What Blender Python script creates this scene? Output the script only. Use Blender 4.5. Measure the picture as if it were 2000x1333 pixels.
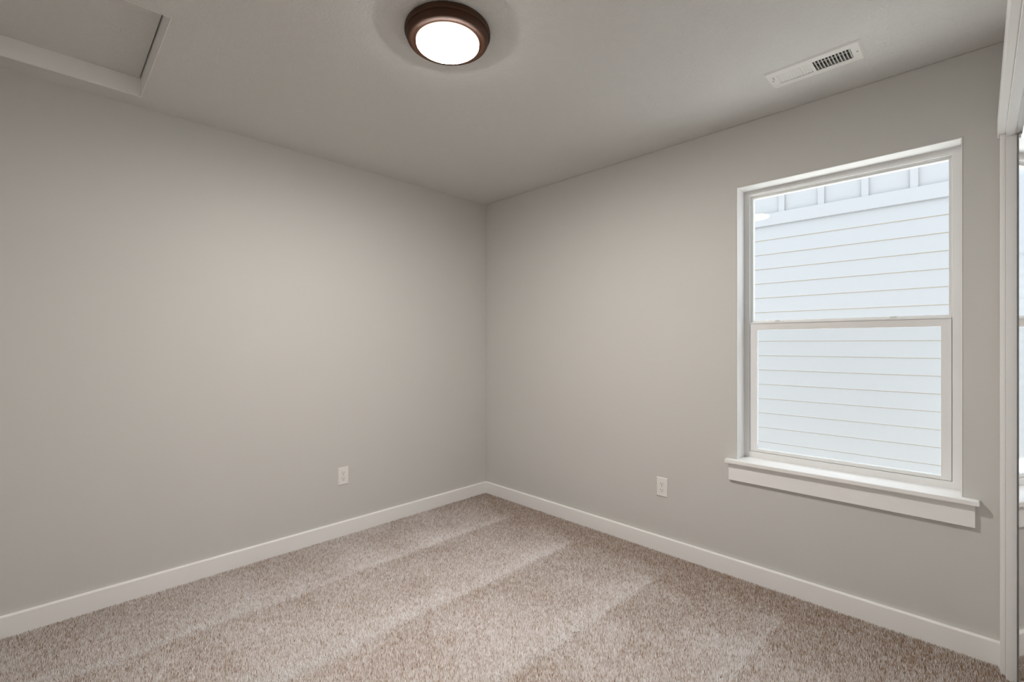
import bpy, bmesh, math
import numpy as np
from mathutils import Vector

sc = bpy.context.scene
for o in list(bpy.data.objects):
    bpy.data.objects.remove(o)

# ------------------------------------------------------------------ camera
# Room frame: left wall is x=0, window wall is y=0, room extends to +x and -y.
# Carpet surface z=0, ceiling z=CEIL.
CEIL = 2.439
CX, CY, CZ = 2.957, -2.643, 1.2565
W = CX + 0.073            # closet wall plane
YF = -3.14                # wall behind the camera
cam_d = bpy.data.cameras.new('camera')
cam_d.sensor_width = 36
cam_d.lens = 36 * 911 / 2000
cam_d.shift_y = 5.5 / 2000
cam_d.clip_start = 0.01
cam = bpy.data.objects.new('camera', cam_d)
cam.location = (CX, CY, CZ)
cam.rotation_euler = (math.radians(90), 0, math.radians(45))
sc.collection.objects.link(cam)
sc.camera = cam

# ------------------------------------------------------------------ view and light
sc.view_settings.view_transform = 'Standard'
sc.view_settings.look = 'None'
sc.view_settings.gamma = 1
sc.view_settings.use_curve_mapping = False
sc.view_settings.exposure = 0.13
LAMP_STRENGTH = 254.0
LAMP_COLOR = (1.0, 0.95, 0.90, 1)
SKY_STRENGTH = 3.5
SKY_COLOR = (0.84, 0.91, 1.0, 1)
world = bpy.data.worlds.new('sky')
sc.world = world
world.use_nodes = True
bg = world.node_tree.nodes['Background']
bg.inputs[0].default_value = SKY_COLOR
bg.inputs[1].default_value = SKY_STRENGTH
sun_d = bpy.data.lights.new('sun', 'SUN')       # shines down the gap between the two houses
sun_d.energy = 12.0
sun_d.angle = math.radians(0.6)
sun_d.color = (1.0, 0.98, 0.95)
sun = bpy.data.objects.new('sun', sun_d)
sun.rotation_euler = (0, math.radians(28), 0)
sc.collection.objects.link(sun)
cy = sc.cycles
cy.use_denoising = True
cy.max_bounces = 14
cy.diffuse_bounces = 8
cy.glossy_bounces = 6
cy.transparent_max_bounces = 16
cy.sample_clamp_indirect = 8


# ------------------------------------------------------------------ helpers
def link(o, parent=None):
    sc.collection.objects.link(o)
    if parent is not None:
        o.parent = parent
        o.matrix_parent_inverse = parent.matrix_basis.inverted()
    return o


def mesh_obj(name, bm, mat, parent=None, bevel=0.0, smooth=False, seg=2):
    me = bpy.data.meshes.new(name)
    bmesh.ops.remove_doubles(bm, verts=bm.verts, dist=1e-6)
    bmesh.ops.recalc_face_normals(bm, faces=bm.faces)
    bm.to_mesh(me)
    bm.free()
    if mat:
        me.materials.append(mat)
    if smooth:
        for p in me.polygons:
            p.use_smooth = True
    o = bpy.data.objects.new(name, me)
    link(o, parent)
    if bevel:
        m = o.modifiers.new('bevel', 'BEVEL')
        m.width = bevel
        m.segments = seg
        m.limit_method = 'ANGLE'
    return o


def box(bm, x0, x1, y0, y1, z0, z1):
    vs = [bm.verts.new(p) for p in
          [(x0, y0, z0), (x1, y0, z0), (x1, y1, z0), (x0, y1, z0),
           (x0, y0, z1), (x1, y0, z1), (x1, y1, z1), (x0, y1, z1)]]
    for f in [(0, 3, 2, 1), (4, 5, 6, 7), (0, 1, 5, 4), (1, 2, 6, 5), (2, 3, 7, 6), (3, 0, 4, 7)]:
        bm.faces.new([vs[i] for i in f])


def one_box(name, dims, mat, parent=None, bevel=0.0):
    bm = bmesh.new()
    box(bm, *dims)
    return mesh_obj(name, bm, mat, parent, bevel)


def slab_with_holes(axis, ulim, vlim, t0, t1, holes):
    """closed slab in a plane with rectangular through holes.
    axis 'y': u=x v=z thickness y;  'x': u=y v=z;  'z': u=x v=y."""
    us = sorted(set([ulim[0], ulim[1]] + [h[0] for h in holes] + [h[1] for h in holes]))
    vs = sorted(set([vlim[0], vlim[1]] + [h[2] for h in holes] + [h[3] for h in holes]))
    def P(u, v, t):
        return {'y': (u, t, v), 'x': (t, u, v), 'z': (u, v, t)}[axis]
    bm = bmesh.new()
    vc = {}
    def V(u, v, t):
        k = (round(u, 6), round(v, 6), round(t, 6))
        if k not in vc:
            vc[k] = bm.verts.new(P(u, v, t))
        return vc[k]
    def solid(i, j):
        if i < 0 or j < 0 or i >= len(us) - 1 or j >= len(vs) - 1:
            return False
        cu, cv = (us[i] + us[i + 1]) / 2, (vs[j] + vs[j + 1]) / 2
        return not any(h[0] < cu < h[1] and h[2] < cv < h[3] for h in holes)
    for i in range(len(us) - 1):
        for j in range(len(vs) - 1):
            if not solid(i, j):
                continue
            a, b, c, d = us[i], us[i + 1], vs[j], vs[j + 1]
            for t in (t0, t1):
                bm.faces.new([V(a, c, t), V(b, c, t), V(b, d, t), V(a, d, t)])
            if not solid(i - 1, j):
                bm.faces.new([V(a, c, t0), V(a, d, t0), V(a, d, t1), V(a, c, t1)])
            if not solid(i + 1, j):
                bm.faces.new([V(b, c, t0), V(b, d, t0), V(b, d, t1), V(b, c, t1)])
            if not solid(i, j - 1):
                bm.faces.new([V(a, c, t0), V(b, c, t0), V(b, c, t1), V(a, c, t1)])
            if not solid(i, j + 1):
                bm.faces.new([V(a, d, t0), V(b, d, t0), V(b, d, t1), V(a, d, t1)])
    return bm


def ring(bm, x0, x1, z0, z1, w, y0, y1, wb=None, wt=None):
    """rectangular frame in the xz plane (outer size given, member width w)."""
    wb = w if wb is None else wb
    wt = w if wt is None else wt
    o = [(x0, z0), (x1, z0), (x1, z1), (x0, z1)]
    i = [(x0 + w, z0 + wb), (x1 - w, z0 + wb), (x1 - w, z1 - wt), (x0 + w, z1 - wt)]
    vo = {}
    for k, (x, z) in enumerate(o + i):
        for y in (y0, y1):
            vo[k, y] = bm.verts.new((x, y, z))
    for k in range(4):
        n = (k + 1) % 4
        for y in (y0, y1):
            bm.faces.new([vo[k, y], vo[n, y], vo[n + 4, y], vo[k + 4, y]])
        bm.faces.new([vo[k, y0], vo[n, y0], vo[n, y1], vo[k, y1]])
        bm.faces.new([vo[k + 4, y0], vo[n + 4, y0], vo[n + 4, y1], vo[k + 4, y1]])


def empty(name, loc, **props):
    o = bpy.data.objects.new(name, None)
    o.location = loc
    o.empty_display_size = 0.1
    sc.collection.objects.link(o)
    for k, v in props.items():
        o[k] = v
    return o


def struct(o):
    o['kind'] = 'structure'
    return o


def thing(o, label, cat, group=None):
    o['label'] = label
    o['category'] = cat
    if group:
        o['group'] = group
    return o


# ------------------------------------------------------------------ materials
def mat(name, color, rough=0.5, metallic=0.0, spec=0.5):
    m = bpy.data.materials.new(name)
    m.use_nodes = True
    b = m.node_tree.nodes['Principled BSDF']
    b.inputs['Base Color'].default_value = (*color, 1)
    b.inputs['Roughness'].default_value = rough
    b.inputs['Metallic'].default_value = metallic
    b.inputs['Specular IOR Level'].default_value = spec
    return m


def N(m, t, **kw):
    n = m.node_tree.nodes.new(t)
    for k, v in kw.items():
        setattr(n, k, v)
    return n


def paint(name, color, rough, kind):
    m = mat(name, color, rough, spec=0.35)
    nt = m.node_tree
    L = nt.links.new
    b = nt.nodes['Principled BSDF']
    tc = N(m, 'ShaderNodeTexCoord')
    bump = N(m, 'ShaderNodeBump')
    if kind == 'knockdown':
        n1 = N(m, 'ShaderNodeTexNoise')
        n1.inputs['Scale'].default_value = 34
        n1.inputs['Detail'].default_value = 3
        n1.inputs['Roughness'].default_value = 0.6
        n1.inputs['Distortion'].default_value = 2.2
        r = N(m, 'ShaderNodeValToRGB')
        r.color_ramp.elements[0].position = 0.47
        r.color_ramp.elements[1].position = 0.56
        L(tc.outputs['Object'], n1.inputs['Vector'])
        L(n1.outputs['Fac'], r.inputs['Fac'])
        L(r.outputs['Color'], bump.inputs['Height'])
        bump.inputs['Strength'].default_value = 0.55
        bump.inputs['Distance'].default_value = 0.0016
    else:
        n1 = N(m, 'ShaderNodeTexNoise')
        n1.inputs['Scale'].default_value = 60
        n1.inputs['Detail'].default_value = 3
        L(tc.outputs['Object'], n1.inputs['Vector'])
        n2 = N(m, 'ShaderNodeTexNoise')
        n2.inputs['Scale'].default_value = 7
        n2.inputs['Detail'].default_value = 2
        L(tc.outputs['Object'], n2.inputs['Vector'])
        ad = N(m, 'ShaderNodeMath', operation='MULTIPLY_ADD')
        L(n2.outputs['Fac'], ad.inputs[0])
        ad.inputs[1].default_value = 2.0
        L(n1.outputs['Fac'], ad.inputs[2])
        L(ad.outputs[0], bump.inputs['Height'])
        bump.inputs['Strength'].default_value = 0.18
        bump.inputs['Distance'].default_value = 0.001
    L(bump.outputs['Normal'], b.inputs['Normal'])
    return m


WALL_C = (0.61, 0.602, 0.58)
M_wall = paint('warm_grey_wall_paint', WALL_C, 0.62, 'peel')
M_ceil = paint('warm_grey_knockdown_ceiling', (0.70, 0.695, 0.675), 0.75, 'knockdown')
M_trim = mat('white_trim_paint', (0.88, 0.875, 0.865), 0.38)
M_vinyl = mat('white_window_vinyl', (0.80, 0.80, 0.79), 0.35)
M_plate = mat('white_plastic', (0.82, 0.81, 0.78), 0.3)
M_slot = mat('dark_slot', (0.05, 0.045, 0.04), 0.6)
M_vent = mat('white_enamel', (0.80, 0.79, 0.76), 0.4)
M_duct = mat('dark_duct', (0.12, 0.116, 0.105), 0.6)
M_raw = mat('raw_gap_board', (0.30, 0.25, 0.17), 0.8)
M_bronze = mat('oil_rubbed_bronze', (0.060, 0.022, 0.008), 0.5, metallic=0.35)
M_screw = mat('screw_metal', (0.6, 0.6, 0.58), 0.3, metallic=1.0)
M_mirror = mat('mirror_glass', (0.86, 0.88, 0.88), 0.03, metallic=1.0)
M_polish = mat('polished_metal', (0.93, 0.94, 0.95), 0.05, metallic=1.0)
M_wood = mat('closet_interior', (0.6, 0.58, 0.55), 0.6)
M_backing = mat('carpet_backing', (0.20, 0.145, 0.10), 0.95)
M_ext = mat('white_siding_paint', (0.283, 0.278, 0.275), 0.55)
M_lap_shadow = mat('lap_shadow_line', (0.255, 0.215, 0.16), 0.8)  # tan colour stands in for the shadow line under each lap
M_ground = mat('pale_concrete', (0.66, 0.65, 0.63), 0.9)

# lamp lens
M_lens = bpy.data.materials.new('glowing_lens')
M_lens.use_nodes = True
nt = M_lens.node_tree
nt.nodes.remove(nt.nodes['Principled BSDF'])
em = N(M_lens, 'ShaderNodeEmission')
em.inputs[0].default_value = LAMP_COLOR
em.inputs[1].default_value = LAMP_STRENGTH
nt.links.new(em.outputs[0], nt.nodes['Material Output'].inputs[0])

# dim frosted edge of the lens
M_rim = bpy.data.materials.new('frosted_lens_edge')
M_rim.use_nodes = True
nt = M_rim.node_tree
b = nt.nodes['Principled BSDF']
b.inputs['Base Color'].default_value = (0.5, 0.42, 0.36, 1)
b.inputs['Emission Color'].default_value = (1.0, 0.74, 0.58, 1)
b.inputs['Emission Strength'].default_value = 2.2

# window glass: clear with fresnel reflection
M_glass = bpy.data.materials.new('clear_window_glass')
M_glass.use_nodes = True
nt = M_glass.node_tree
nt.nodes.remove(nt.nodes['Principled BSDF'])
tr = N(M_glass, 'ShaderNodeBsdfTransparent')
tr.inputs[0].default_value = (0.96, 0.98, 0.98, 1)
gl = N(M_glass, 'ShaderNodeBsdfGlossy')
gl.inputs['Roughness'].default_value = 0.01
fr = N(M_glass, 'ShaderNodeFresnel')
# same reflectance on both faces of the pane
geo = N(M_glass, 'ShaderNodeNewGeometry')
ior = N(M_glass, 'ShaderNodeMath', operation='MULTIPLY_ADD')
nt.links.new(geo.outputs['Backfacing'], ior.inputs[0])
ior.inputs[1].default_value = 1 / 1.45 - 1.45
ior.inputs[2].default_value = 1.45
nt.links.new(ior.outputs[0], fr.inputs['IOR'])
mx = N(M_glass, 'ShaderNodeMixShader')
nt.links.new(fr.outputs[0], mx.inputs[0])
nt.links.new(tr.outputs[0], mx.inputs[1])
nt.links.new(gl.outputs[0], mx.inputs[2])
nt.links.new(mx.outputs[0], nt.nodes['Material Output'].inputs[0])

# insect screen: fine woven mesh as see-through weave
M_screen = bpy.data.materials.new('grey_insect_mesh')
M_screen.use_nodes = True
nt = M_screen.node_tree
b = nt.nodes['Principled BSDF']
b.inputs['Base Color'].default_value = (0.42, 0.43, 0.43, 1)
b.inputs['Roughness'].default_value = 0.6
tc = N(M_screen, 'ShaderNodeTexCoord')
sp = N(M_screen, 'ShaderNodeSeparateXYZ')
nt.links.new(tc.outputs['Object'], sp.inputs[0])
sts = []
for ax in ('X', 'Z'):
    mu = N(M_screen, 'ShaderNodeMath', operation='MULTIPLY')
    mu.inputs[1].default_value = 1 / 0.0014
    nt.links.new(sp.outputs[ax], mu.inputs[0])
    fc = N(M_screen, 'ShaderNodeMath', operation='FRACT')
    nt.links.new(mu.outputs[0], fc.inputs[0])
    lt = N(M_screen, 'ShaderNodeMath', operation='LESS_THAN')
    lt.inputs[1].default_value = 0.05
    nt.links.new(fc.outputs[0], lt.inputs[0])
    sts.append(lt)
mxm = N(M_screen, 'ShaderNodeMath', operation='MAXIMUM')
nt.links.new(sts[0].outputs[0], mxm.inputs[0])
nt.links.new(sts[1].outputs[0], mxm.inputs[1])
nt.links.new(mxm.outputs[0], b.inputs['Alpha'])

# carpet fibre: colour per tuft from mesh attribute
M_pile = bpy.data.materials.new('beige_carpet_fibre')
M_pile.use_nodes = True
nt = M_pile.node_tree
b = nt.nodes['Principled BSDF']
b.inputs['Roughness'].default_value = 0.8
b.inputs['Specular IOR Level'].default_value = 0.2
b.inputs['Sheen Weight'].default_value = 0.15
at = N(M_pile, 'ShaderNodeAttribute')
at.attribute_name = 'tone'
rp = N(M_pile, 'ShaderNodeValToRGB')
cr = rp.color_ramp
cr.elements[0].position = 0.0
cr.elements[0].color = (0.25, 0.145, 0.072, 1)
cr.elements[1].position = 1.0
cr.elements[1].color = (0.90, 0.885, 0.885, 1)
e = cr.elements.new(0.45)
e.color = (0.615, 0.55, 0.515, 1)
nt.links.new(at.outputs['Fac'], rp.inputs['Fac'])
nt.links.new(rp.outputs['Color'], b.inputs['Base Color'])

# ------------------------------------------------------------------ room shell
WX0, WX1, WZ0, WZ1 = 2.033, 2.911, 0.633, 2.100     # window opening
T = 0.16                                            # outer wall thickness
FL = -0.016                                         # carpet backing level
struct(one_box('floor', (-0.12, W + 0.75, YF - 0.12, T, FL - 0.15, FL), M_backing))
struct(one_box('wall_left', (-0.12, 0, YF - 0.12, T, FL, CEIL), M_wall))
bm = slab_with_holes('y', (0, W + 0.75), (FL, CEIL), 0.0, T, [(WX0, WX1, WZ0 - 0.012, WZ1)])
struct(mesh_obj('wall_back', bm, M_wall, bevel=0.004))
struct(one_box('wall_front', (0, W + 0.75, YF - 0.12, YF, FL, CEIL), M_wall))
# closet wall with opening
OY0, OY1, OZ = -2.30, -0.078, 2.04
bm = slab_with_holes('x', (YF, 0.0), (FL, CEIL), W, W + 0.115, [(OY0, OY1, FL, OZ)])
struct(mesh_obj('wall_right', bm, M_wall))
struct(one_box('wall_closet', (W + 0.70, W + 0.75, YF, 0.0, FL, CEIL), M_wood))

# ceiling with attic hatch hole and register hole
HX0, HX1, HY1 = 0.12, 0.885, CY + 0.325
HY0 = HY1 - 0.56
VX0, VX1 = 2.287, 2.631
VY0, VY1 = CY + 2.226, CY + 2.388
bm = slab_with_holes('z', (-0.12, W + 0.75), (YF - 0.12, T), CEIL, CEIL + 0.03,
                     [(HX0, HX1, HY0, HY1), (VX0 + 0.03, VX1 - 0.03, VY0 + 0.035, VY1 - 0.035)])
struct(mesh_obj('ceiling', bm, M_ceil))

struct(one_box('light_block_slab', (-0.3, W + 0.9, YF - 0.3, T + 0.25, CEIL + 0.30, CEIL + 0.34), M_raw))  # unseen slab added to keep daylight from leaking through vent and hatch gaps
struct(one_box('wall_attic', (-0.12, W + 0.75, 0.02, T, CEIL + 0.031, CEIL + 0.30), M_ext))

# hatch lining boards (structure) and panel (a thing that lifts out)
LZ = CEIL + 0.086
bm = bmesh.new()
g = 0.018
box(bm, HX0 + 0.0002, HX0 + 0.003, HY0 + 0.0002, HY1 - 0.0002, CEIL + 0.0004, LZ + 0.05)
box(bm, HX1 - 0.003, HX1 - 0.0002, HY0 + 0.0002, HY1 - 0.0002, CEIL + 0.0004, LZ + 0.05)
box(bm, HX0 + 0.003, HX1 - 0.003, HY0 + 0.0002, HY0 + 0.003, CEIL + 0.0004, LZ + 0.05)
box(bm, HX0 + 0.003, HX1 - 0.003, HY1 - 0.003, HY1 - 0.0002, CEIL + 0.0004, LZ + 0.05)
struct(mesh_obj('trim_1', bm, M_trim))
hp = empty('attic_hatch', ((HX0 + HX1) / 2, (HY0 + HY1) / 2, LZ))
thing(hp, 'textured grey attic access panel sitting in the recessed opening in the ceiling', 'attic hatch')
one_box('panel', (HX0 + 0.0035, HX1 - 0.005, HY0 + 0.005, HY1 - 0.0085, LZ, LZ + 0.013), M_ceil, hp)
one_box('panel_backing', (HX0 + 0.0032, HX1 - 0.0032, HY0 + 0.0032, HY1 - 0.0032, LZ + 0.0135, LZ + 0.02), M_raw, hp)


# baseboards: profile with eased top
def baseboard(name, p0, p1, inward):
    """p0->p1 along the wall foot; inward = unit vector into the room"""
    t, h = 0.014, 0.091
    prof = [(0, FL), (t, FL), (t, h - 0.006), (t - 0.0015, h - 0.002), (t - 0.005, h), (0, h)]
    bm = bmesh.new()
    rows = []
    d = (Vector(p1) - Vector(p0)).normalized()
    for k, p in enumerate((Vector(p0), Vector(p1))):
        r = []
        for (a, z) in prof:
            q = p + Vector(inward) * a
            r.append(bm.verts.new((q.x, q.y, z)))
        rows.append(r)
    n = len(prof)
    for i in range(n):
        bm.faces.new([rows[0][i], rows[0][(i + 1) % n], rows[1][(i + 1) % n], rows[1][i]])
    bm.faces.new(rows[0])
    bm.faces.new(rows[1])
    return struct(mesh_obj(name, bm, M_trim))


baseboard('baseboard_left', (0, YF, 0), (0, 0, 0), (1, 0, 0))
baseboard('baseboard_back', (0.014, 0, 0), (W - 0.0125, 0, 0), (0, -1, 0))
baseboard('baseboard_front', (0.014, YF, 0), (W, YF, 0), (0, 1, 0))

# ------------------------------------------------------------------ window
YW = 0.100
win = struct(empty('window_1', ((WX0 + WX1) / 2, YW, WZ0)))
# fixed vinyl frame with stepped inner bead
bm = bmesh.new()
ring(bm, WX0, WX1, WZ0, WZ1, 0.033, YW, YW + 0.055, wb=0.033, wt=0.033)
ring(bm, WX0 + 0.033, WX1 - 0.033, WZ0 + 0.033, WZ1 - 0.033, 0.004, YW + 0.012, YW + 0.055)
mesh_obj('window_frame', bm, M_vinyl, win, bevel=0.0015)
# upper sash: set further out
us = bmesh.new()
ring(us, WX0 + 0.037, WX1 - 0.037, 1.352, WZ1 - 0.037, 0.0075, YW + 0.020, YW + 0.048, wb=0.031, wt=0.0085)
us = mesh_obj('upper_sash', us, M_vinyl, win, bevel=0.001)
one_box('pane', (WX0 + 0.043, WX1 - 0.043, YW + 0.031, YW + 0.034, 1.378, WZ1 - 0.044), M_glass, us)
# lower sash: nearer to the room, fatter rails
lsb = bmesh.new()
LX0, LX1 = WX0 + 0.035, WX1 - 0.035
ring(lsb, LX0, LX1, 0.668, 1.366, 0.034, YW + 0.001, YW + 0.026, wb=0.016, wt=0.034)
ls = mesh_obj('lower_sash', lsb, M_vinyl, win, bevel=0.0015)
one_box('pane', (LX0 + 0.03, LX1 - 0.03, YW + 0.014, YW + 0.017, 0.680, 1.335), M_glass, ls)
# slim rail cap and two sash locks on the meeting rail
one_box('rail_cap', (LX0 + 0.002, LX1 - 0.002, YW - 0.003, YW + 0.030, 1.366, 1.372), M_vinyl, win, bevel=0.001)
for lx in (WX0 + 0.14, WX0 + 0.62):
    bm = bmesh.new()
    box(bm, lx, lx + 0.055, YW + 0.006, YW + 0.022, 1.372, 1.378)
    box(bm, lx + 0.016, lx + 0.040, YW + 0.003, YW + 0.017, 1.378, 1.384)
    mesh_obj('sash_lock', bm, M_vinyl, win, bevel=0.0015)
bm = bmesh.new()
box(bm, LX0 + 0.01, LX1 - 0.01, YW + 0.0405, YW + 0.0409, 0.672, 1.358)
mesh_obj('insect_screen', bm, M_screen, win)
# white jamb boards lining the opening
bm = bmesh.new()
box(bm, WX0 + 0.0002, WX0 + 0.004, 0.0005, YW, WZ0, WZ1 - 0.0002)
box(bm, WX1 - 0.004, WX1 - 0.0002, 0.0005, YW, WZ0, WZ1 - 0.0002)
box(bm, WX0 + 0.004, WX1 - 0.004, 0.0005, YW, WZ1 - 0.004, WZ1 - 0.0002)
mesh_obj('jamb_lining', bm, M_trim, win)
# stool and apron
bm = bmesh.new()
z1, z0 = WZ0, WZ0 - 0.021
pts = [(WX0 + 0.001, YW), (WX0 + 0.001, -0.0005), (1.983, -0.0005), (1.983, -0.042), (2.961, -0.042), (2.961, -0.0005), (WX1 - 0.001, -0.0005), (WX1 - 0.001, YW)]
lo = [bm.verts.new((x, y, z0 + (0.010 if y > 0 else 0))) for x, y in pts]
hi = [bm.verts.new((x, y, z1)) for x, y in pts]
bm.faces.new(hi)
bm.faces.new(lo)
for i in range(8):
    j = (i + 1) % 8
    bm.faces.new([lo[i], lo[j], hi[j], hi[i]])
mesh_obj('window_sill', bm, M_trim, win, bevel=0.003)
one_box('apron', (1.996, 2.948, -0.018, -0.0005, 0.519, WZ0 - 0.021), M_trim, win, bevel=0.0015)

# ------------------------------------------------------------------ closet trim and mirrored doors
tr2 = struct(empty('trim_2', (W, -0.04, 0)))
bm = bmesh.new()
box(bm, W - 0.0125, W - 0.0002, -0.060, -0.0005, FL, 2.057)
box(bm, W - 0.0145, W - 0.0125, -0.058, -0.046, FL, 2.057)
mesh_obj('side_casing', bm, M_trim, tr2, bevel=0.002)
bm = bmesh.new()
box(bm, W - 0.0125, W - 0.0002, OY0 - 0.06, OY0 + 0.012, FL, 2.057)
mesh_obj('side_casing', bm, M_trim, tr2, bevel=0.002)
bm = bmesh.new()
box(bm, W - 0.021, W - 0.0002, OY0 - 0.07, -0.0005, 2.057, 2.128)
mesh_obj('head_casing', bm, M_trim, tr2, bevel=0.002)
bm = bmesh.new()
box(bm, W, W + 0.115, OY1 - 0.002, OY1 + 0.001, FL, OZ)
box(bm, W - 0.0003, W + 0.028, OY1 - 0.012, OY1 - 0.002, FL, OZ - 0.002)
mesh_obj('side_jamb', bm, M_trim, tr2)
bm = bmesh.new()
box(bm, W - 0.0003, W + 0.024, OY0, OY1 - 0.012, OZ - 0.004, OZ + 0.017)
box(bm, W + 0.024, W + 0.115, OY0, OY1, OZ - 0.001, OZ + 0.017)
mesh_obj('head_jamb', bm, M_trim, tr2)


def mirror_door(name, y_near, y_far, x):
    d = struct(empty(name, (x, (y_near + y_far) / 2, 0)))
    one_box('mirror_panel', (x + 0.0176, x + 0.021, y_near + 0.028, y_far - 0.028, 0.035, 2.00), M_mirror, d)
    for side, (ya, yb) in enumerate(((y_far, y_far - 0.031), (y_near, y_near + 0.031))):
        bm = bmesh.new()
        ys = 1 if yb > ya else -1
        prof = [(x + 0.022, ya), (x, ya), (x, ya + ys * 0.002), (x + 0.0172, yb), (x + 0.022, yb)]
        r = [[bm.verts.new((px, py, z)) for px, py in prof] for z in (0.012, 2.024)]
        for i in range(5):
            j = (i + 1) % 5
            bm.faces.new([r[0][i], r[0][j], r[1][j], r[1][i]])
        bm.faces.new(r[0])
        bm.faces.new(r[1])
        mesh_obj('stile', bm, M_polish, d)
    bm = bmesh.new()
    box(bm, x + 0.004, x + 0.020, y_near + 0.031, y_far - 0.031, 0.012, 0.04)
    mesh_obj('bottom_rail', bm, M_polish, d)
    bm = bmesh.new()
    box(bm, x + 0.004, x + 0.020, y_near + 0.031, y_far - 0.031, 1.996, 2.024)
    mesh_obj('top_rail', bm, M_polish, d)


mirror_door('door_1', -1.24, OY1 - 0.045, W + 0.032)
mirror_door('door_2', OY0 + 0.004, -1.19, W + 0.062)

# ------------------------------------------------------------------ ceiling light
LX, LY = CX - 1.4155, CY + 1.0732
lamp = empty('ceiling_light', (LX, LY, CEIL))
thing(lamp, 'round bronze flush mount ceiling light with glowing white lens', 'ceiling light')


def lathe(name, prof, mat_, parent, n=96, closed=False):
    bm = bmesh.new()
    rings = []
    for r, z in prof:
        if r < 1e-6:
            rings.append([bm.verts.new((LX, LY, z))])
        else:
            rings.append([bm.verts.new((LX + r * math.cos(2 * math.pi * k / n), LY + r * math.sin(2 * math.pi * k / n), z)) for k in range(n)])
    for a, b_ in zip(rings, rings[1:]):
        for k in range(n):
            l = (k + 1) % n
            if len(a) == 1:
                bm.faces.new([a[0], b_[k], b_[l]])
            elif len(b_) == 1:
                bm.faces.new([a[k], b_[0], a[l]])
            else:
                bm.faces.new([a[k], b_[k], b_[l], a[l]])
    return mesh_obj(name, bm, mat_, parent, smooth=True)


C = CEIL
lathe('mounting_ring', [(0.120, C - 0.0005), (0.1545, C - 0.0005), (0.1585, C - 0.004), (0.1600, C - 0.010), (0.1600, C - 0.019),
                 (0.1585, C - 0.0225), (0.1550, C - 0.0250), (0.1535, C - 0.0235), (0.120, C - 0.0235)], M_bronze, lamp)
lathe('trim_ring', [(0.1545, C - 0.0235), (0.1535, C - 0.032), (0.1515, C - 0.0390), (0.1490, C - 0.0435), (0.1460, C - 0.0455),
                 (0.136, C - 0.0468), (0.128, C - 0.0474), (0.1190, C - 0.0480), (0.1182, C - 0.0475), (0.1182, C - 0.030)], M_bronze, lamp)
ln = lathe('lens', [(0.1163, C - 0.0560), (0.1145, C - 0.0578), (0.110, C - 0.0590), (0.100, C - 0.0606), (0.075, C - 0.0634), (0.04, C - 0.0654), (0, C - 0.0660)], M_lens, lamp)
lathe('lens_edge', [(0.1181, C - 0.0470), (0.1178, C - 0.0500), (0.1172, C - 0.0535), (0.1164, C - 0.05595)], M_rim, ln)

# ------------------------------------------------------------------ ceiling register
vent = empty('ceiling_vent', ((VX0 + VX1) / 2, (VY0 + VY1) / 2, CEIL))
thing(vent, 'white metal ceiling air register with louvered slots near the window wall', 'ceiling vent')
bm = bmesh.new()
gx0, gx1 = VX0 + 0.036, VX1 - 0.036
gy0, gy1 = VY0 + 0.040, VY1 - 0.040
xm = (gx0 + gx1) / 2
zf = CEIL - 0.006
# pressed face with sloped rim
o0 = [(VX0, VY0), (VX1, VY0), (VX1, VY1), (VX0, VY1)]
o1 = [(VX0 + 0.008, VY0 + 0.008), (VX1 - 0.008, VY0 + 0.008), (VX1 - 0.008, VY1 - 0.008), (VX0 + 0.008, VY1 - 0.008)]
r0 = [bm.verts.new((x, y, CEIL - 0.0003)) for x, y in o0]
r1 = [bm.verts.new((x, y, zf)) for x, y in o1]
for i in range(4):
    j = (i + 1) % 4
    bm.faces.new([r0[i], r0[j], r1[j], r1[i]])
bx = [o1[0][0], gx0, xm - 0.006, xm + 0.006, gx1, o1[1][0]]
by = [o1[0][1], gy0, gy1, o1[2][1]]
vv = {(i, j): bm.verts.new((bx[i], by[j], zf)) for i in range(6) for j in range(4)}
for i in range(5):
    for j in range(3):
        if j == 1 and i in (1, 3):
            continue
        bm.faces.new([vv[i, j], vv[i + 1, j], vv[i + 1, j + 1], vv[i, j + 1]])
face = mesh_obj('faceplate', bm, M_vent, vent)
# louver blades: left bank leans one way, right bank the other
nb = 11
for bank, (xa, xb, lean) in enumerate(((gx0, xm - 0.006, 1), (xm + 0.006, gx1, 1))):
    for k in range(nb):
        xc = xa + (k + 0.5) * (xb - xa) / nb
        bm = bmesh.new()
        dx = 0.0112 if bank == 0 else -0.0065
        # slanted blade from the face upward
        t = 0.0009
        x_lo, x_hi = xc - dx * 0.5, xc + dx * 0.5
        z_lo, z_hi = zf + 0.0002, zf + (0.0042 if bank == 0 else 0.0095)
        vs = [(x_lo - t, z_lo), (x_lo + t, z_lo), (x_hi + t, z_hi), (x_hi - t, z_hi)]
        ra = [bm.verts.new((x, gy0 - 0.001, z)) for x, z in vs]
        rb = [bm.verts.new((x, gy1 + 0.001, z)) for x, z in vs]
        for i in range(4):
            j = (i + 1) % 4
            bm.faces.new([ra[i], ra[j], rb[j], rb[i]])
        bm.faces.new(ra)
        bm.faces.new(rb)
        mesh_obj('louver', bm, M_vent, vent)
bm = bmesh.new()
ymid = (gy0 + gy1) / 2
box(bm, xm + 0.006, gx1, ymid - 0.002, ymid + 0.002, zf + 0.0100, zf + 0.0125)
mesh_obj('cross_bar', bm, M_vent, vent)
bm = bmesh.new()   # dark box above the face
box(bm, gx0 - 0.002, gx1 + 0.002, gy0 - 0.002, gy1 + 0.002, CEIL + 0.014, CEIL + 0.028)
mesh_obj('duct_boot', bm, M_duct, vent)
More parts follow.
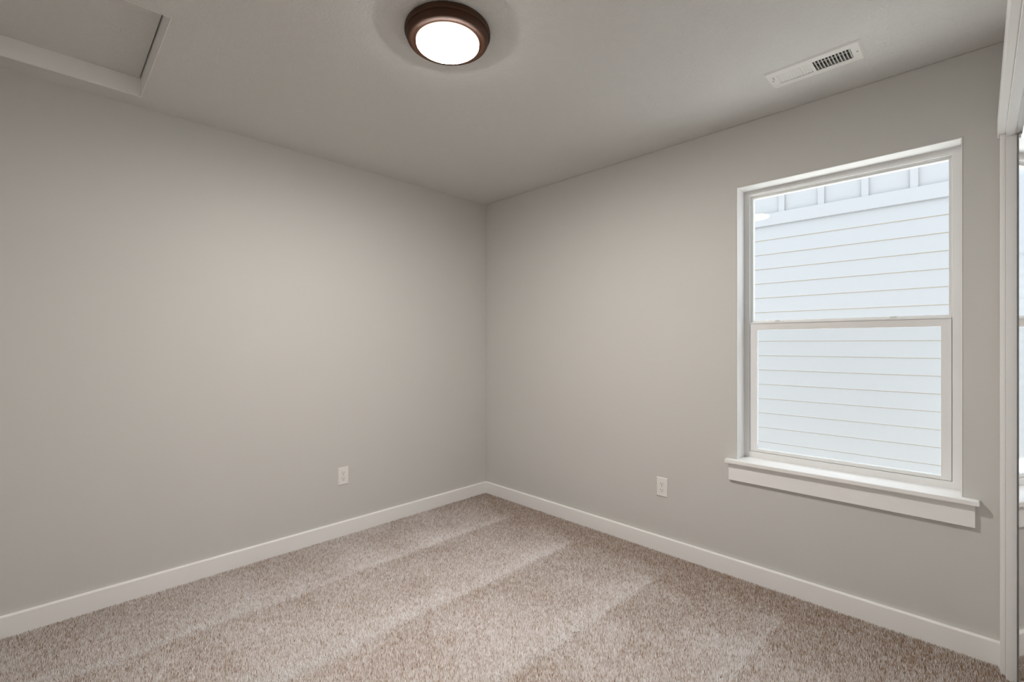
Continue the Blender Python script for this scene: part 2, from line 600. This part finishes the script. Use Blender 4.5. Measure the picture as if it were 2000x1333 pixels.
for sx in (VX0 + 0.02, VX1 - 0.018):
    bm = bmesh.new()
    bmesh.ops.create_cone(bm, cap_ends=True, segments=16, radius1=0.0038, radius2=0.003, depth=0.002)
    for v in bm.verts:
        v.co += Vector((sx, ymid, zf - 0.0008))
    mesh_obj('screw', bm, M_screw, vent)
bm = bmesh.new()
box(bm, gx0 - 0.010, gx0 - 0.007, gy0 + 0.006, gy0 + 0.030, zf - 0.006, zf + 0.0005)
mesh_obj('damper_lever', bm, M_vent, vent, bevel=0.0008)


# ------------------------------------------------------------------ wall outlets
def outlet(loc, rotz, label):
    e = empty('wall_outlet', loc)
    thing(e, label, 'outlet')
    # local frame: plate in xz plane, facing -y ; built then rotated with the empty
    def part(name, bm, m, parent, bevel=0.0):
        me = bpy.data.meshes.new(name)
        bmesh.ops.recalc_face_normals(bm, faces=bm.faces)
        bm.to_mesh(me)
        bm.free()
        me.materials.append(m)
        o = bpy.data.objects.new(name, me)
        sc.collection.objects.link(o)
        o.parent = parent
        if bevel:
            md = o.modifiers.new('bevel', 'BEVEL')
            md.width = bevel
            md.segments = 2
        return o
    w, h = 0.035, 0.057
    bm = bmesh.new()
    a = [bm.verts.new(p) for p in [(-w, -0.0003, -h), (w, -0.0003, -h), (w, -0.0003, h), (-w, -0.0003, h)]]
    bb = [bm.verts.new(p) for p in [(-w, -0.003, -h), (w, -0.003, -h), (w, -0.003, h), (-w, -0.003, h)]]
    q = 0.003
    c = [bm.verts.new(p) for p in [(-w + q, -0.0055, -h + q), (w - q, -0.0055, -h + q), (w - q, -0.0055, h - q), (-w + q, -0.0055, h - q)]]
    for s, t_ in ((a, bb), (bb, c)):
        for i in range(4):
            j = (i + 1) % 4
            bm.faces.new([s[i], s[j], t_[j], t_[i]])
    bm.faces.new(c)
    bm.faces.new(a)
    part('cover_plate', bm, M_plate, e)
    for zc in (0.0195, -0.0195):
        bm = bmesh.new()
        pts = []
        for k in range(32):
            an = 2 * math.pi * k / 32
            x = 0.0172 * math.cos(an)
            z = max(-0.0142, min(0.0142, 0.0172 * math.sin(an)))
            pts.append((x, z))
        f0 = [bm.verts.new((x, -0.0056, zc + z)) for x, z in pts]
        f1 = [bm.verts.new((x * 0.97, -0.0072, zc + z * 0.97)) for x, z in pts]
        for i in range(32):
            j = (i + 1) % 32
            bm.faces.new([f0[i], f0[j], f1[j], f1[i]])
        bm.faces.new(f1)
        bm.faces.new(f0)
        rec = part('receptacle', bm, M_plate, e)
        for sx, hh in ((-0.0063, 0.0042), (0.0063, 0.0034)):
            bm = bmesh.new()
            box(bm, sx - 0.0012, sx + 0.0012, -0.00745, -0.0071, zc + 0.004 - hh, zc + 0.004 + hh)
            part('slot', bm, M_slot, rec)
        bm = bmesh.new()
        bmesh.ops.create_cone(bm, cap_ends=True, segments=16, radius1=0.0027, radius2=0.0027, depth=0.0004)
        for v in bm.verts:
            v.co = Vector((v.co.x, -0.0073 + v.co.z * 0.5, zc - 0.0078 + v.co.y))
        part('ground_hole', bm, M_slot, rec)
    bm = bmesh.new()
    bmesh.ops.create_cone(bm, cap_ends=True, segments=16, radius1=0.0032, radius2=0.0028, depth=0.001)
    for v in bm.verts:
        v.co = Vector((v.co.x, -0.0058 + v.co.z, v.co.y))
    part('screw', bm, M_screw, e)
    e.rotation_euler = (0, 0, rotz)
    return e


outlet((0.0, CY + 1.385, 0.388), math.radians(90), 'white duplex outlet low on the left wall, the wall without a window')
outlet((1.602, 0.0, 0.389), 0, 'white duplex outlet low on the window wall, left of the window sill')

# ------------------------------------------------------------------ outside: neighbouring house
NY = CY + 6.30
house = empty('neighbouring_house', (2.0, NY, -0.6))
thing(house, 'white neighbouring house wall of lap siding below board and batten, seen through the window', 'house')
X0, X1 = -8.0, 14.0
E_ = 0.178
zt = 2.71
bm = bmesh.new()
z = zt
k = 0
while z > -0.6:
    zb = z - E_
    # board leans: bottom edge proud 16 mm, top edge flush
    y_t, y_b = NY - 0.004, NY - 0.012
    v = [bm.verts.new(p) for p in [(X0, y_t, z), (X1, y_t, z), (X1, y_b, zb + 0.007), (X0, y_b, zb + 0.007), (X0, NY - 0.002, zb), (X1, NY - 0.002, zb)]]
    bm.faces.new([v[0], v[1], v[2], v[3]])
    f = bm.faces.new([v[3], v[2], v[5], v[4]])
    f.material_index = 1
    z = zb
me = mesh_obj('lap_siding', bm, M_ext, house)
me.data.materials.append(M_lap_shadow)
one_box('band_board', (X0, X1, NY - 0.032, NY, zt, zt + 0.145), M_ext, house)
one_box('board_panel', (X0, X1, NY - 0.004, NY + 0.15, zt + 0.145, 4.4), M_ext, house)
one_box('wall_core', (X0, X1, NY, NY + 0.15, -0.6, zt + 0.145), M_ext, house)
for k in range(-12, 18):
    xb = CX - 1.680 + 0.405 * k
    if -3 < k < 9:
        one_box('batten', (xb - 0.032, xb + 0.032, NY - 0.024, NY - 0.0045, zt + 0.146, 4.38), M_ext, house)
struct(one_box('ground', (-8, 14, T, NY + 0.2, -0.75, -0.6), M_ground))

# ------------------------------------------------------------------ carpet pile
def carpet():
    rng = np.random.default_rng(7)
    x0, x1, y0, y1 = 0.0145, W + 0.03, YF + 0.015, -0.0145
    step = 0.0036
    nx, ny = int((x1 - x0) / step), int((y1 - y0) / step)
    gx, gy = np.meshgrid(np.linspace(x0, x1, nx), np.linspace(y0, y1, ny))
    px = gx.ravel() + rng.uniform(-.5, .5, nx * ny) * step
    py = gy.ravel() + rng.uniform(-.5, .5, nx * ny) * step
    keep = (px < W - 0.002) | ((py < OY1 - 0.02) & (py > OY0 + 0.01))
    keep &= ~((px > W - 0.016) & (py > -0.062))
    px, py = np.clip(px, x0, None)[keep], np.clip(py, None, y1)[keep]
    n = len(px)

    def vnoise(x, y, s, seed):
        r = np.random.default_rng(seed)
        G = r.uniform(-1, 1, (256, 256))
        u, v = x / s + 50, y / s + 90
        i, j = np.floor(u).astype(int), np.floor(v).astype(int)
        a, b_ = u - i, v - j
        a, b_ = a * a * (3 - 2 * a), b_ * b_ * (3 - 2 * b_)
        g = lambda p, q: G[p % 256, q % 256]
        return (g(i, j) * (1 - a) + g(i + 1, j) * a) * (1 - b_) + (g(i, j + 1) * (1 - a) + g(i + 1, j + 1) * a) * b_

    # vacuum passes: saw-tooth bands running along y, starting 0.25 m off the window wall
    wob = 0.02 * vnoise(px * 0, py, 0.35, 3)
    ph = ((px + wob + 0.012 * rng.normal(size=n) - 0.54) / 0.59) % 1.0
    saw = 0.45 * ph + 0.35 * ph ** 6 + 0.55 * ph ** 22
    border = 1 - np.clip((-py - 0.12 + 0.06 * vnoise(px, py, .15, 11)) / 0.55, 0, 1)     # pile darker and browner towards the window wall
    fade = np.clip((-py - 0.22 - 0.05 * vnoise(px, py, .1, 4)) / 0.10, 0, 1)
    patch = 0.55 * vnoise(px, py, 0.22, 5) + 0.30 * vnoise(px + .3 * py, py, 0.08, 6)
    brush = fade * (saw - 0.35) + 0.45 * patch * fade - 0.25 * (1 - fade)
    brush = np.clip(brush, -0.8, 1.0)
    # lean: bright nap leans away from the window side, dark nap toward it
    lx = 0.0025 * rng.normal(size=n) + 0.0045 * brush
    ly = 0.0025 * rng.normal(size=n) - 0.0060 * brush
    hgt = 0.0170 + rng.normal(size=n) * 0.0020
    r = 0.0026 + rng.uniform(-.0006, .0006, n)
    th = rng.uniform(0, 2 * np.pi, n)
    co = np.empty((n, 4, 3), np.float32)
    for k in range(3):
        a = th + k * 2 * np.pi / 3
        co[:, k, 0] = px + r * np.cos(a)
        co[:, k, 1] = py + r * np.sin(a)
        co[:, k, 2] = FL - 0.001
    co[:, 3, 0] = px + lx
    co[:, 3, 1] = py + ly
    co[:, 3, 2] = FL + hgt
    co[..., 0] = np.clip(co[..., 0], 0.0142, None)
    co[..., 1] = np.clip(co[..., 1], None, -0.0142)
    base = (np.arange(n) * 4)[:, None]
    tri = np.array([[0, 1, 3], [1, 2, 3], [2, 0, 3]])
    idx = (base[:, :, None] + tri[None]).reshape(-1).astype(np.int32)
    me = bpy.data.meshes.new('carpet_pile')
    me.vertices.add(n * 4)
    me.vertices.foreach_set('co', co.ravel())
    me.loops.add(n * 9)
    me.loops.foreach_set('vertex_index', idx)
    me.polygons.add(n * 3)
    me.polygons.foreach_set('loop_start', (np.arange(n * 3) * 3).astype(np.int32))
    me.update(calc_edges=True)
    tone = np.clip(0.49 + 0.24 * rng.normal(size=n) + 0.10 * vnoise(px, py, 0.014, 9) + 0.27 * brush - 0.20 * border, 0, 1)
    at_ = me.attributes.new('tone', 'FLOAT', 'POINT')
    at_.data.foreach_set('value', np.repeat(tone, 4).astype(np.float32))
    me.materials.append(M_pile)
    o = bpy.data.objects.new('carpet_pile', me)
    sc.collection.objects.link(o)
    o['kind'] = 'stuff'
    thing(o, 'beige cut pile carpet with vacuum streaks covering the whole floor', 'carpet')
    return o


carpet()
